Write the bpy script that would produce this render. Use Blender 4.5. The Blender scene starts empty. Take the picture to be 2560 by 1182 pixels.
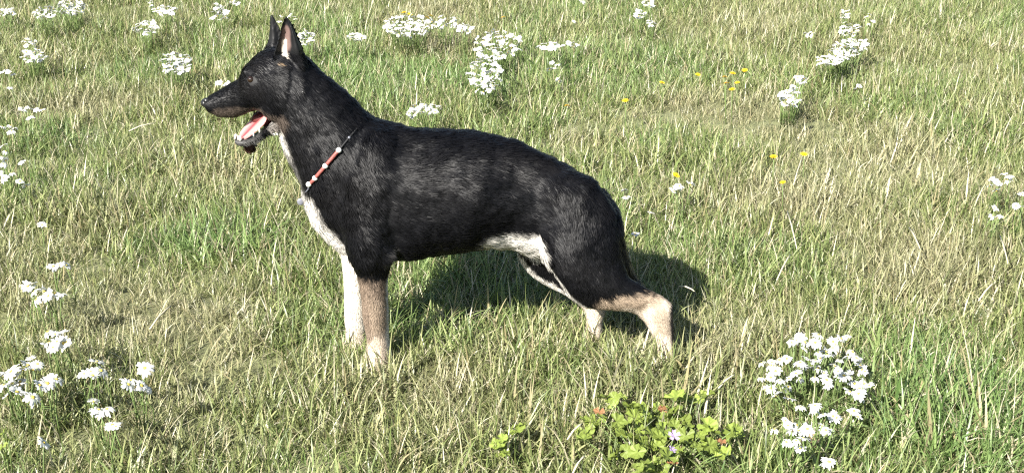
import bpy, bmesh, math, random
import numpy as np
from mathutils import Vector, Matrix
from mathutils.bvhtree import BVHTree

random.seed(7)
rng = np.random.default_rng(7)
sc = bpy.context.scene
COL = sc.collection

# ------------------------------------------------------------------ camera
IMW, IMH = 2560.0, 1182.0
FPX, PITCH, CAMH, CAMD = 3319.0, math.radians(22.0), 1.53, 3.0
cam = bpy.data.cameras.new('camera')
cam_o = bpy.data.objects.new('camera', cam); COL.objects.link(cam_o)
cam_o.location = (0, -CAMD, CAMH)
cam_o.rotation_euler = (math.pi / 2 - PITCH, 0, 0)
cam.sensor_fit = 'HORIZONTAL'
cam.angle = 2 * math.atan(IMW / 2 / FPX)
cam.clip_start = 0.05; cam.clip_end = 2000
sc.camera = cam_o

# ------------------------------------------------------------------ light
SUN_EL = math.radians(37.0)
SUN_AZ = Vector((-0.57, -0.82)).normalized()          # horizontal direction towards the sun
w = bpy.data.worlds.new('World'); sc.world = w; w.use_nodes = True
nt = w.node_tree; nt.nodes.clear()
sky = nt.nodes.new('ShaderNodeTexSky'); sky.sky_type = 'NISHITA'; sky.sun_disc = False
sky.sun_elevation = SUN_EL; sky.sun_rotation = math.atan2(SUN_AZ.x, SUN_AZ.y) % (2 * math.pi)
bg = nt.nodes.new('ShaderNodeBackground'); bg.inputs['Strength'].default_value = 0.052
wo = nt.nodes.new('ShaderNodeOutputWorld')
nt.links.new(sky.outputs[0], bg.inputs[0]); nt.links.new(bg.outputs[0], wo.inputs[0])
sun = bpy.data.lights.new('sun', 'SUN'); sun.energy = 4.6; sun.angle = math.radians(0.5); sun.color = (1.0, 0.955, 0.88)
sun_o = bpy.data.objects.new('sun', sun); COL.objects.link(sun_o)
sd = Vector((SUN_AZ.x * math.cos(SUN_EL), SUN_AZ.y * math.cos(SUN_EL), math.sin(SUN_EL)))
sun_o.rotation_euler = sd.to_track_quat('Z', 'Y').to_euler(); sun_o.location = (-3, -5, 6)
sc.view_settings.view_transform = 'Standard'; sc.view_settings.look = 'None'
sc.view_settings.gamma = 1.0; sc.view_settings.use_curve_mapping = False
sc.view_settings.exposure = 1.8
sc.cycles.sample_clamp_direct = 14.0; sc.cycles.sample_clamp_indirect = 6.0
sc.render.engine = 'CYCLES'
sc.cycles.filter_width = 1.25
sc.cycles.use_denoising = False
sc.cycles.max_bounces = 6; sc.cycles.diffuse_bounces = 3; sc.cycles.transmission_bounces = 4

# ------------------------------------------------------------------ helpers
CAM = np.array([0, -CAMD, CAMH])
FWD = np.array([0, math.cos(PITCH), -math.sin(PITCH)])
UPV = np.array([0, math.sin(PITCH), math.cos(PITCH)])
def ray(px, py):
    d = FWD * FPX + np.array([1.0, 0, 0]) * (px - IMW / 2) + UPV * (IMH / 2 - py)
    return d / np.linalg.norm(d)
def P(px, py, Y):                       # the point of the vertical plane y = Y that the photo shows there
    d = ray(px, py); return CAM + d * ((Y - CAM[1]) / d[1])
def G(px, py, h=0.0):                   # the point at height h above the field that the photo shows there
    d = ray(px, py); return CAM + d * ((h - CAM[2]) / d[2])

def hash3(i, j, k):
    h = (i * 374761393 + j * 668265263 + k * 2147483647 + 12345) & 0xFFFFFFFF
    h = ((h ^ (h >> 13)) * 1274126177) & 0xFFFFFFFF
    return ((h ^ (h >> 16)) & 0xFFFF) / 65535.0
def vnoise(p, s=1.0, seed=0):           # value noise, p (N,3) -> 0..1
    q = np.asarray(p, float) * s + seed * 17.31
    i = np.floor(q).astype(np.int64); f = q - i; f = f * f * (3 - 2 * f)
    r = 0
    for a in (0, 1):
        for b in (0, 1):
            for c in (0, 1):
                wgt = (f[:, 0] if a else 1 - f[:, 0]) * (f[:, 1] if b else 1 - f[:, 1]) * (f[:, 2] if c else 1 - f[:, 2])
                r = r + wgt * hash3(i[:, 0] + a, i[:, 1] + b, i[:, 2] + c)
    return r
def fbm(p, s, seed=0):
    return 0.55 * vnoise(p, s, seed) + 0.3 * vnoise(p, s * 2.1, seed + 3) + 0.15 * vnoise(p, s * 4.3, seed + 7)

def tag(o, label=None, cat=None, group=None, kind=None):
    if label: o['label'] = label
    if cat: o['category'] = cat
    if group: o['group'] = group
    if kind: o['kind'] = kind
    return o
def empty(name, loc=(0, 0, 0), rz=0.0):
    o = bpy.data.objects.new(name, None); COL.objects.link(o)
    o.location = loc; o.rotation_euler = (0, 0, rz); o.empty_display_size = 0.1
    return o
def mesh_of(name, verts, faces, smooth=True):
    m = bpy.data.meshes.new(name)
    m.from_pydata([tuple(v) for v in verts], [], [tuple(f) for f in faces])
    m.update()
    if smooth: m.polygons.foreach_set('use_smooth', [True] * len(m.polygons))
    return m
def obj(name, mesh, mat=None, parent=None, loc=None):
    o = bpy.data.objects.new(name, mesh); COL.objects.link(o)
    if mat and not mesh.materials: mesh.materials.append(mat)
    if parent: o.parent = parent
    if loc is not None: o.location = loc
    return o
class MB:                                # collects verts / faces
    def __init__(s): s.v = []; s.f = []
    def add(s, verts, faces):
        b = len(s.v); s.v += [tuple(x) for x in verts]; s.f += [tuple(i + b for i in f) for f in faces]
    def tube(s, pts, radii, n=6):
        pts = [np.asarray(p, float) for p in pts]; V = []; F = []
        for i, p in enumerate(pts):
            t = pts[min(i + 1, len(pts) - 1)] - pts[max(i - 1, 0)]; t = t / (np.linalg.norm(t) + 1e-9)
            a = np.cross(t, [0.31, 0.9, 0.27]); a /= np.linalg.norm(a); b = np.cross(t, a)
            for k in range(n):
                th = 2 * math.pi * k / n
                V.append(p + radii[i] * (math.cos(th) * a + math.sin(th) * b))
        for i in range(len(pts) - 1):
            for k in range(n):
                F.append((i * n + k, i * n + (k + 1) % n, (i + 1) * n + (k + 1) % n, (i + 1) * n + k))
        F.append(tuple(range(n))[::-1]); F.append(tuple((len(pts) - 1) * n + k for k in range(n)))
        s.add(V, F)
    def ball(s, c, r, nu=10, nv=6):
        c = np.asarray(c, float); r = np.broadcast_to(np.asarray(r, float), (3,)); V = [c + r * [0, 0, 1]]; F = []
        for i in range(1, nv):
            for k in range(nu):
                a = math.pi * i / nv; b = 2 * math.pi * k / nu
                V.append(c + r * np.array([math.sin(a) * math.cos(b), math.sin(a) * math.sin(b), math.cos(a)]))
        V.append(c - r * [0, 0, 1]); L = len(V) - 1
        for k in range(nu):
            F.append((0, 1 + k, 1 + (k + 1) % nu)); F.append((L, L - nu + (k + 1) % nu, L - nu + k))
        for i in range(nv - 2):
            for k in range(nu):
                a = 1 + i * nu; F.append((a + k, a + nu + k, a + nu + (k + 1) % nu, a + (k + 1) % nu))
        s.add(V, F)
    def mesh(s, name, smooth=True): return mesh_of(name, s.v, s.f, smooth)

# materials ---------------------------------------------------------
class NT:
    def __init__(s, name):
        s.m = bpy.data.materials.new(name); s.m.use_nodes = True; s.t = s.m.node_tree; s.t.nodes.clear()
    def n(s, typ, **kw):
        nd = s.t.nodes.new(typ)
        for k, v in kw.items():
            if k in nd.inputs: nd.inputs[k].default_value = v
            else: setattr(nd, k, v)
        return nd
    def l(s, a, b): s.t.links.new(a, b)
    def out(s, shader):
        o = s.n('ShaderNodeOutputMaterial'); s.l(shader, o.inputs['Surface']); return s.m
def mixc(n, fac, a, b, blend='MIX'):
    m = n.n('ShaderNodeMix', data_type='RGBA', blend_type=blend)
    for sock, val in ((m.inputs[0], fac), (m.inputs[6], a), (m.inputs[7], b)):
        if hasattr(val, 'links'): n.l(val, sock)
        elif isinstance(val, (int, float)): sock.default_value = val
        else: sock.default_value = (*val, 1)
    return m.outputs[2]
def simple_mat(name, col, rough=0.6, spec=0.3, vary=0.25, scale=60.0, transl=0.0, bump=0.0):
    n = NT(name)
    tex = n.n('ShaderNodeTexNoise'); tex.inputs['Scale'].default_value = scale
    tc = n.n('ShaderNodeTexCoord'); n.l(tc.outputs['Object'], tex.inputs['Vector'])
    oi = n.n('ShaderNodeObjectInfo')
    c = mixc(n, tex.outputs[0], tuple(x * (1 - vary) for x in col), tuple(min(1, x * (1 + vary)) for x in col))
    r = n.n('ShaderNodeMapRange'); n.l(oi.outputs['Random'], r.inputs[0]); r.inputs[3].default_value = 1 - vary * .6; r.inputs[4].default_value = 1 + vary * .6
    hs = n.n('ShaderNodeHueSaturation'); n.l(c, hs.inputs['Color']); n.l(r.outputs[0], hs.inputs['Value'])
    b = n.n('ShaderNodeBsdfPrincipled', Roughness=rough); b.inputs['Specular IOR Level'].default_value = spec
    n.l(hs.outputs[0], b.inputs['Base Color'])
    if bump:
        bp = n.n('ShaderNodeBump', Strength=bump, Distance=0.002); n.l(tex.outputs[0], bp.inputs['Height']); n.l(bp.outputs[0], b.inputs['Normal'])
    if transl:
        t = n.n('ShaderNodeBsdfTranslucent'); n.l(hs.outputs[0], t.inputs[0])
        mx = n.n('ShaderNodeMixShader'); mx.inputs[0].default_value = transl
        n.l(b.outputs[0], mx.inputs[1]); n.l(t.outputs[0], mx.inputs[2]); return n.out(mx.outputs[0])
    return n.out(b.outputs[0])

# ------------------------------------------------------------------ ground
def gz(x, y):                            # gentle unevenness of the meadow
    p = np.stack([np.atleast_1d(x), np.atleast_1d(y), np.zeros(np.size(x))], 1)
    return (fbm(p, 1.6, 5) - 0.5) * 0.035
n = NT('meadow_soil')
geo = n.n('ShaderNodeNewGeometry')
t1 = n.n('ShaderNodeTexNoise', Scale=38.0, Detail=6.0); n.l(geo.outputs['Position'], t1.inputs['Vector'])
t2 = n.n('ShaderNodeTexNoise', Scale=0.9, Detail=4.0); n.l(geo.outputs['Position'], t2.inputs['Vector'])
c1 = mixc(n, t2.outputs[0], (0.13, 0.155, 0.055), (0.22, 0.21, 0.11))
c2 = mixc(n, t1.outputs[0], (0.08, 0.09, 0.04), c1)
b = n.n('ShaderNodeBsdfPrincipled', Roughness=0.95); n.l(c2, b.inputs['Base Color'])
bp = n.n('ShaderNodeBump', Strength=0.8, Distance=0.02); n.l(t1.outputs[0], bp.inputs['Height']); n.l(bp.outputs[0], b.inputs['Normal'])
M_soil = n.out(b.outputs[0])
def ground():
    xs = np.concatenate([[-600, -150, -40], np.linspace(-12, 12, 97), [40, 150, 600]])
    ys = np.concatenate([[-600, -150, -30], np.linspace(-6, 18, 97), [40, 150, 700]])
    X, Y = np.meshgrid(xs, ys); Z = gz(X.ravel(), Y.ravel())
    V = np.stack([X.ravel(), Y.ravel(), Z], 1); nx = len(xs)
    F = [(j * nx + i, j * nx + i + 1, (j + 1) * nx + i + 1, (j + 1) * nx + i) for j in range(len(ys) - 1) for i in range(nx - 1)]
    tag(obj('ground', mesh_of('ground', V, F), M_soil), kind='structure')
ground()

# ------------------------------------------------------------------ grass (stuff)
def blade_arrays(bases, az, lean, length, width, curl, twist, segs=4):
    """curved tapering blades; returns verts (N,2*segs+1,3) and faces"""
    N = len(az); t = np.linspace(0, 1, segs + 1)
    ca, sa = np.cos(az), np.sin(az); pos = bases.copy(); V = np.zeros((N, 2 * segs + 1, 3)); ang = lean.copy()
    px_, py_ = -np.sin(az + twist), np.cos(az + twist)
    for i in range(segs + 1):
        wd = width * (1 - t[i] ** 1.7) * 0.5 * (0.75 + 0.25 * min(1, i))
        if i < segs:
            V[:, 2 * i] = pos + np.stack([px_ * wd, py_ * wd, 0 * wd], 1); V[:, 2 * i + 1] = pos - np.stack([px_ * wd, py_ * wd, 0 * wd], 1)
        else: V[:, 2 * i] = pos
        st = length / segs; pos = pos + np.stack([ca * np.sin(ang) * st, sa * np.sin(ang) * st, np.cos(ang) * st], 1)
        ang = np.minimum(ang + curl / segs, 2.3)
    f = [(2 * i, 2 * i + 1, 2 * i + 3, 2 * i + 2) for i in range(segs - 1)] + [(2 * segs - 2, 2 * segs - 1, 2 * segs)]
    return V, f, t
def tuft_mesh(name, seed, nb, rad, lmin, lmax, dry, upright=0.5, wid=(0.0028, 0.0052)):
    r = np.random.default_rng(seed)
    rr = rad * np.sqrt(r.random(nb)); th = r.random(nb) * 6.283
    base = np.stack([rr * np.cos(th), rr * np.sin(th), np.full(nb, -0.01)], 1)
    az = r.random(nb) * 6.283
    lean = np.abs(r.normal(0.0, upright, nb)); L = lmin + (lmax - lmin) * r.random(nb) ** 1.5
    W = wid[0] + (wid[1] - wid[0]) * r.random(nb)
    V, f, t = blade_arrays(base, az, lean, L, W, np.abs(r.normal(0.7, 0.6, nb)), r.normal(0, 0.7, nb))
    nv = V.shape[1]; F = [tuple(i + k * nv for i in q) for k in range(nb) for q in f]
    m = mesh_of(name, V.reshape(-1, 3), F)
    col = np.zeros((nb, nv, 4)); kind = (r.random(nb) < dry).astype(float)
    col[..., 0] = r.random(nb)[:, None]; col[..., 1] = np.repeat(t, 2)[:nv][None, :]; col[..., 2] = kind[:, None]; col[..., 3] = 1
    a = m.color_attributes.new('blade', 'FLOAT_COLOR', 'POINT'); a.data.foreach_set('color', col.ravel())
    return m
n = NT('grass_blades')
at = n.n('ShaderNodeAttribute', attribute_name='blade'); sep = n.n('ShaderNodeSeparateColor'); n.l(at.outputs['Color'], sep.inputs[0])
ti = n.n('ShaderNodeAttribute', attribute_name='tint', attribute_type='INSTANCER')
green = n.n('ShaderNodeValToRGB'); n.l(sep.outputs[0], green.inputs[0])
cr = green.color_ramp; cr.elements[0].color = (0.085, 0.12, 0.036, 1); cr.elements[1].color = (0.37, 0.38, 0.17, 1)
e = cr.elements.new(0.45); e.color = (0.15, 0.19, 0.055, 1)
lush = mixc(n, sep.outputs[0], (0.075, 0.14, 0.036), (0.25, 0.34, 0.12))
oliv = n.n('ShaderNodeValToRGB'); n.l(sep.outputs[0], oliv.inputs[0])
cr = oliv.color_ramp; cr.elements[0].color = (0.14, 0.15, 0.065, 1); cr.elements[1].color = (0.42, 0.40, 0.23, 1)
straw = n.n('ShaderNodeValToRGB'); n.l(sep.outputs[0], straw.inputs[0])
cr = straw.color_ramp; cr.elements[0].color = (0.27, 0.23, 0.11, 1); cr.elements[1].color = (0.62, 0.58, 0.42, 1)
pos = n.n('ShaderNodeMapRange', clamp=True); n.l(ti.outputs['Fac'], pos.inputs[0])
neg = n.n('ShaderNodeMapRange', clamp=True); n.l(ti.outputs['Fac'], neg.inputs[0]); neg.inputs[1].default_value = 0; neg.inputs[2].default_value = -1
c = mixc(n, pos.outputs[0], green.outputs[0], lush); c = mixc(n, neg.outputs[0], c, oliv.outputs[0])
c = mixc(n, sep.outputs[2], c, straw.outputs[0])
b = n.n('ShaderNodeBsdfPrincipled', Roughness=0.42); b.inputs['Specular IOR Level'].default_value = 0.5
n.l(c, b.inputs['Base Color'])
tr = n.n('ShaderNodeBsdfTranslucent'); n.l(c, tr.inputs[0])
mx = n.n('ShaderNodeMixShader'); mx.inputs[0].default_value = 0.33; n.l(b.outputs[0], mx.inputs[1]); n.l(tr.outputs[0], mx.inputs[2])
M_grass = n.out(mx.outputs[0])

# lush and dry patches seen in the field: (px, py, radius m, tint, height factor)
PATCH = [(1650, 930, .12, .2, 1.35), (1475, 860, .09, .2, 1.2), (930, 945, .10, -.1, 1.2), (880, 890, .07, 0, 1.15), (1700, 800, .10, .4, 1.3), (520, 590, .16, 1.0, 1.25), (2330, 960, .28, 1.1, 1.3), (2420, 1080, .2, 1.0, 1.25), (900, 160, .35, 1.1, 1.0), (1120, 170, .3, .8, 1.0),
         (1300, 700, .25, .5, .9), (1680, 680, .3, .5, .9), (2480, 340, .25, .9, 1.1), (2150, 250, .2, .8, 1.0), (1650, 80, .5, .6, 1.0), (400, 160, .4, .6, 1.0),
         (2050, 1010, .15, .4, .9), (820, 60, .4, .9, 1.0), (300, 300, .3, .5, 1.0), (1550, 450, .2, .4, 1.0), (2100, 600, .2, .4, 1.), (1960, 640, .25, .3, 1),
         (1100, 100, .25, -1.2, .9), (1800, 250, .35, -1.2, .75), (2000, 280, .3, -1.2, .75), (1780, 60, .5, -.8, .9), (230, 250, .25, -1.0, .8), (330, 760, .3, -.8, .8),
         (2050, 520, .25, -.9, .85), (450, 900, .35, -.7, .85), (1100, 900, .3, -.5, .9), (1150, 1000, .3, -.6, .9), (2250, 640, .3, -.9, .9), (1800, 800, .3, -.4, .9),
         (2200, 420, .4, -.5, .9), (650, 1050, .4, -.5, .9), (1000, 20, .6, -.8, .9)]
def grass():
    # density falls off with distance: near field, middle field, far field
    pts = []
    for (x0, x1, y0, y1, d) in ((-2.2, 2.2, -1.3, 1.2, 700), (-3.0, 3.0, 1.2, 3.2, 520), (-4.4, 4.4, 3.2, 6.0, 500), (-7.0, 7.0, 6.0, 10, 90),
                                (-4.4, -2.2, -1.3, 1.2, 120), (2.2, 4.4, -1.3, 1.2, 120), (-11, 11, 10, 16, 20)):
        k = int((x1 - x0) * (y1 - y0) * d)
        q = np.stack([rng.uniform(x0, x1, k), rng.uniform(y0, y1, k)], 1); pts.append(q)
    q = np.concatenate(pts); N = len(q)
    p3 = np.stack([q[:, 0], q[:, 1], np.zeros(N)], 1)
    tint = (fbm(p3, 1.1, 1) - 0.5) * 2.2 + (fbm(p3, 5.0, 2) - 0.5) * 2.6 + rng.normal(0, 0.15, N) + 0.10 + 0.14 * np.clip((q[:, 1] - 1) / 3, 0, 1)
    hs = 0.8 + 0.55 * (fbm(p3, 4.0, 4) - 0.5) * 2 + rng.normal(0, 0.08, N)
    for (px, py, rd, tn, hf) in PATCH:
        g = G(px, py, 0.05); d2 = ((q[:, 0] - g[0]) ** 2 + (q[:, 1] - g[1]) ** 2) / (rd * rd); wgt = np.exp(-d2 * 1.2)
        tint += tn * wgt; hs *= 1 + (hf - 1) * wgt
    hs = np.clip(hs, 0.4, 1.6)
    z = gz(q[:, 0], q[:, 1])
    tint = np.clip(tint, -1.2, 1.3)
    nvar = 30
    idx = rng.integers(0, 24, N)
    long_ = rng.random(N) < 0.05; idx[long_] = rng.integers(24, nvar, long_.sum())
    me = bpy.data.meshes.new('grass'); me.vertices.add(N)
    me.vertices.foreach_set('co', np.stack([q[:, 0], q[:, 1], z], 1).astype(np.float32).ravel())
    for nm, typ, val in (('tint', 'FLOAT', tint), ('scl', 'FLOAT', hs), ('idx', 'INT', idx), ('rotz', 'FLOAT', rng.random(N) * 6.283)):
        a = me.attributes.new(nm, typ, 'POINT'); a.data.foreach_set('value', val.astype(np.int32 if typ == 'INT' else np.float32))
    o = obj('grass', me)
    tag(o, 'tangled short meadow grass, green mixed with dry straw, covering the field', 'grass', kind='stuff')
    src = bpy.data.collections.new('grass_tufts')
    for k in range(nvar):
        if k < 24: m = tuft_mesh('tuft_%02d' % k, 100 + k, 34, 0.075, 0.05, 0.145, 0.11 + 0.09 * (k % 3), 0.78, (0.0034, 0.0072))
        else: m = tuft_mesh('tuft_%02d' % k, 100 + k, 5, 0.05, 0.12, 0.22, 0.45, 0.4, (0.002, 0.004))
        m.materials.append(M_grass)
        src.objects.link(bpy.data.objects.new('tuft_%02d' % k, m))
    ng = bpy.data.node_groups.new('grass_scatter', 'GeometryNodeTree')
    ng.interface.new_socket('Geometry', in_out='INPUT', socket_type='NodeSocketGeometry')
    ng.interface.new_socket('Geometry', in_out='OUTPUT', socket_type='NodeSocketGeometry')
    N_ = ng.nodes.new; gi = N_('NodeGroupInput'); go = N_('NodeGroupOutput')
    iop = N_('GeometryNodeInstanceOnPoints'); ci = N_('GeometryNodeCollectionInfo'); ci.inputs['Collection'].default_value = src
    ci.inputs['Separate Children'].default_value = True; ci.inputs['Reset Children'].default_value = True
    def named(nm, typ):
        a = N_('GeometryNodeInputNamedAttribute'); a.data_type = typ; a.inputs['Name'].default_value = nm; return a.outputs['Attribute']
    L_ = ng.links.new
    L_(gi.outputs[0], iop.inputs['Points']); L_(ci.outputs[0], iop.inputs['Instance']); iop.inputs['Pick Instance'].default_value = True
    L_(named('idx', 'INT'), iop.inputs['Instance Index'])
    cx = N_('ShaderNodeCombineXYZ'); L_(named('rotz', 'FLOAT'), cx.inputs[2]); L_(cx.outputs[0], iop.inputs['Rotation'])
    L_(named('scl', 'FLOAT'), iop.inputs['Scale']); L_(iop.outputs[0], go.inputs[0])
    md = o.modifiers.new('scatter', 'NODES'); md.node_group = ng
    print('tufts', N)
grass()

# ------------------------------------------------------------------ the dog
RINGS = []      # (centre, axis, radius, hair length) of every interpolated ring, for the lie and length of the coat
TANP = math.tan(PITCH)
def catmull(K, per):
    K = np.asarray(K, float); out = []
    Q = np.vstack([2 * K[0] - K[1], K, 2 * K[-1] - K[-2]])
    for i in range(1, len(Q) - 2):
        for s in range(per):
            t = s / per
            out.append(0.5 * ((2 * Q[i]) + (-Q[i - 1] + Q[i + 1]) * t + (2 * Q[i - 1] - 5 * Q[i] + 4 * Q[i + 1] - Q[i + 2]) * t * t + (-Q[i - 1] + 3 * Q[i] - 3 * Q[i + 1] + Q[i + 2]) * t ** 3))
    out.append(Q[-2]); return np.array(out)
def loft(mb, st, hair, per=5, nseg=24, shrink=0.0, record=True, sq=1.0):
    """st: rows (ax, ay, bx, by, Y, w): outline points a, b at depth Y, half-width w across the dog"""
    R = catmull(st, per); n_ = len(R); C = []; U = []; H = []; Wd = []
    for (ax, ay, bx, by, Y, w_) in R:
        a, b_ = P(ax, ay, Y), P(bx, by, Y); c_ = (a + b_) / 2; u = (a - b_) / 2; e = np.linalg.norm(u); u = u / e
        h = math.sqrt(max((e * 0.55) ** 2, e * e - (w_ * TANP * u[2]) ** 2)) - shrink
        C.append(c_); U.append(u); H.append(max(h, 0.003)); Wd.append(max(w_ - shrink, 0.003))
    C = np.array(C); V = []; F = []
    ax_ = np.gradient(C, axis=0); ax_ /= np.linalg.norm(ax_, axis=1)[:, None]
    def put(c_, u, h, w_):
        for k in range(nseg):
            th = 2 * math.pi * k / nseg; cc, ss = math.cos(th), math.sin(th)
            cc = math.copysign(abs(cc) ** sq, cc); ss = math.copysign(abs(ss) ** sq, ss)
            V.append(c_ + u * (h * cc) + np.array([0, w_ * ss, 0]))
    m0 = min(H[0], Wd[0]); m1 = min(H[-1], Wd[-1])
    put(C[0] - ax_[0] * m0 * 0.6, U[0], H[0] * 0.45, Wd[0] * 0.45)
    for i in range(n_): put(C[i], U[i], H[i], Wd[i])
    put(C[-1] + ax_[-1] * m1 * 0.6, U[-1], H[-1] * 0.45, Wd[-1] * 0.45)
    for i in range(n_ + 1):
        for k in range(nseg):
            F.append((i * nseg + k, i * nseg + (k + 1) % nseg, (i + 1) * nseg + (k + 1) % nseg, (i + 1) * nseg + k))
    F.append(tuple(range(nseg))[::-1]); F.append(tuple((n_ + 1) * nseg + k for k in range(nseg)))
    mb.add(V, F)
    if record:
        for i in range(n_): RINGS.append((C[i], ax_[i], 0.5 * (H[i] + Wd[i]), hair[0] + (hair[1] - hair[0]) * i / (n_ - 1)))
def shell(mb, rows, thick, per=4, nu=12):
    """cupped sheet (ear): rows of (lx, ly, rx, ry) outline, with profile across"""
    Rw = catmull([r_[:5] for r_ in rows], per); V = []; nR = len(Rw)
    for side in (0, 1):
        for i, (lx, ly, rx, ry, Y0) in enumerate(Rw):
            for k in range(nu + 1):
                u = k / nu
                prof = np.interp(u, [0, .3, .62, .8, 1], [0.0, .020, .006, -.002, .022]) * (0.25 + 0.75 * min(1.0, math.hypot(lx - rx, ly - ry) / 50))
                Y = Y0 + prof * shell.sign + (thick if side else 0) * shell.sign2
                V.append(P(lx + (rx - lx) * u, ly + (ry - ly) * u, Y))
    F = []; W_ = nu + 1; off = nR * W_
    for i in range(nR - 1):
        for k in range(nu):
            a = i * W_ + k; F.append((a, a + 1, a + W_ + 1, a + W_)); F.append((off + a, off + a + W_, off + a + W_ + 1, off + a + 1))
        F.append((i * W_, (i + 1) * W_, off + (i + 1) * W_, off + i * W_)); a = i * W_ + nu
        F.append((a, off + a, off + a + W_, a + W_))
    for k in range(nu):
        F.append((k, off + k, off + k + 1, k + 1)); a = (nR - 1) * W_ + k; F.append((a, a + 1, off + a + 1, off + a))
    mb.add(V, F)

def build_body():
    mb = MB(); Y0 = -0.01
    # head: nose -> back of the skull
    loft(mb, [(507, 250, 513, 268, Y0, .013), (520, 240, 524, 281, Y0, .021), (545, 226, 548, 292, Y0, .025), (575, 209, 578, 294, Y0, .028), (597, 196, 600, 289, Y0, .032),
              (607, 172, 622, 280, Y0, .042), (625, 151, 645, 276, Y0, .051), (655, 128, 672, 290, Y0, .058), (690, 117, 695, 314, Y0, .064), (728, 122, 715, 325, Y0, .064)], (.005, .014))
    # lower jaw
    loft(mb, [(587, 345, 589, 357, Y0, .012), (602, 344, 603, 365, Y0, .018), (632, 338, 634, 356, Y0, .022), (655, 322, 660, 340, Y0, .029), (674, 302, 682, 330, Y0, .038), (700, 285, 705, 327, Y0, .046)], (.0028, .010))
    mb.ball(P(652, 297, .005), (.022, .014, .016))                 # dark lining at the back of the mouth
    mb.ball(P(621, 361, 0.012), (.013, .010, .016))                # tongue end hanging at the far lip
    mb.ball(P(968, 642, -.105), (.018, .014, .018))    # elbow
    mb.ball(P(885, 470, -.10), (.03, .026, .05))           # point of shoulder
    for sy in (-1, 1):
        mb.ball(P(622, 181, sy * .034), (.016, .010, .009))        # brow ridges
        mb.ball(P(690, 255, sy * .046), (.042, .022, .042))        # cheeks
    # neck
    loft(mb, [(722, 118, 692, 318, Y0, .060), (764, 143, 701, 345, Y0, .062), (800, 180, 712, 375, Y0, .064), (842, 217, 728, 412, Y0, .068), (886, 256, 748, 452, Y0, .078),
              (925, 291, 765, 500, Y0, .090), (975, 306, 815, 575, Y0, .10)], (.014, .024))
    # trunk, withers -> rump
    loft(mb, [(905, 296, 756, 510, Y0, .070), (945, 297, 785, 572, Y0, .092), (985, 304, 845, 628, Y0, .108), (1030, 311, 940, 650, Y0, .108), (1080, 317, 1020, 650, Y0, .118),
              (1130, 320, 1090, 640, Y0, .126), (1190, 323, 1160, 630, Y0, .126), (1250, 336, 1212, 621, Y0, .108), (1310, 355, 1262, 622, Y0, .090), (1370, 384, 1315, 637, Y0, .086),
              (1430, 419, 1385, 635, Y0, .09), (1480, 456, 1460, 610, Y0, .084), (1518, 492, 1510, 600, Y0, .064), (1540, 530, 1535, 590, Y0, .04)], (.020, .018), shrink=.004)
    # near fore leg
    loft(mb, [(880, 345, 985, 345, -.055, .040), (852, 420, 1003, 440, -.074, .044), (846, 500, 985, 530, -.088, .046), (853, 580, 980, 595, -.088, .045), (864, 628, 984, 640, -.083, .042),
              (886, 668, 974, 672, -.074, .035), (898, 702, 968, 702, -.07, .031), (905, 745, 968, 745, -.07, .029), (908, 790, 970, 790, -.07, .028), (914, 828, 971, 828, -.07, .025),
              (918, 858, 974, 858, -.07, .026), (913, 885, 978, 885, -.07, .033), (905, 908, 977, 910, -.07, .036), (904, 926, 972, 926, -.07, .032)], (.016, .006))
    for i, yy in enumerate((-.094, -.079, -.062, -.047)): mb.ball(P(909 - 5 * (i in (1, 2)), 914 + (yy + .07) * -380, yy), (.017, .0095, .012))
    # far fore leg
    loft(mb, [(850, 560, 940, 570, .05, .042), (853, 615, 935, 615, .048, .038), (857, 660, 928, 660, .045, .033), (861, 710, 922, 710, .045, .030), (863, 760, 919, 760, .045, .028), (864, 815, 919, 815, .045, .026),
              (865, 840, 920, 842, .045, .027), (861, 860, 924, 862, .045, .033), (853, 876, 924, 878, .045, .034), (853, 888, 922, 888, .045, .03)], (.012, .006))
    for i, yy in enumerate((.020, .035, .053, .068)): mb.ball(P(858 - 4 * (i in (1, 2)), 872 + (yy - .045) * -380, yy), (.016, .0095, .012))
    # near hind leg
    loft(mb, [(1310, 470, 1480, 450, -.05, .048), (1332, 540, 1530, 520, -.066, .048), (1346, 595, 1546, 590, -.079, .052), (1360, 643, 1554, 645, -.086, .050), (1396, 700, 1568, 690, -.09, .044),
              (1450, 757, 1590, 708, -.09, .034), (1520, 770, 1625, 727, -.088, .026), (1577, 778, 1655, 742, -.086, .018), (1608, 800, 1679, 762, -.085, .020), (1626, 828, 1682, 805, -.084, .018),
              (1643, 860, 1685, 850, -.083, .017), (1643, 888, 1690, 885, -.082, .021), (1628, 906, 1694, 908, -.082, .034), (1620, 922, 1690, 922, -.082, .032)], (.018, .006))
    # far hind leg
    loft(mb, [(1290, 560, 1450, 540, .045, .05), (1290, 615, 1440, 600, .062, .053), (1303, 652, 1440, 640, .066, .048), (1325, 680, 1460, 665, .066, .040), (1362, 707, 1480, 690, .065, .033),
              (1404, 729, 1500, 715, .062, .028), (1443, 756, 1514, 740, .060, .023), (1462, 776, 1514, 768, .060, .021), (1467, 805, 1506, 802, .060, .020), (1460, 832, 1506, 834, .06, .027), (1445, 850, 1504, 852, .06, .032)], (.016, .007))
    # tail hanging along the buttocks
    loft(mb, [(1488, 478, 1526, 496, Y0, .030), (1500, 520, 1544, 525, Y0 - .03, .032), (1508, 570, 1555, 570, Y0 - .045, .034), (1514, 620, 1561, 617, Y0 - .045, .034), (1530, 665, 1572, 658, Y0 - .035, .028),
              (1568, 702, 1586, 690, Y0, .018), (1592, 722, 1602, 712, Y0 + .01, .010)], (.02, .03))
    # ears
    shell.sign, shell.sign2 = 1, 1
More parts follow.
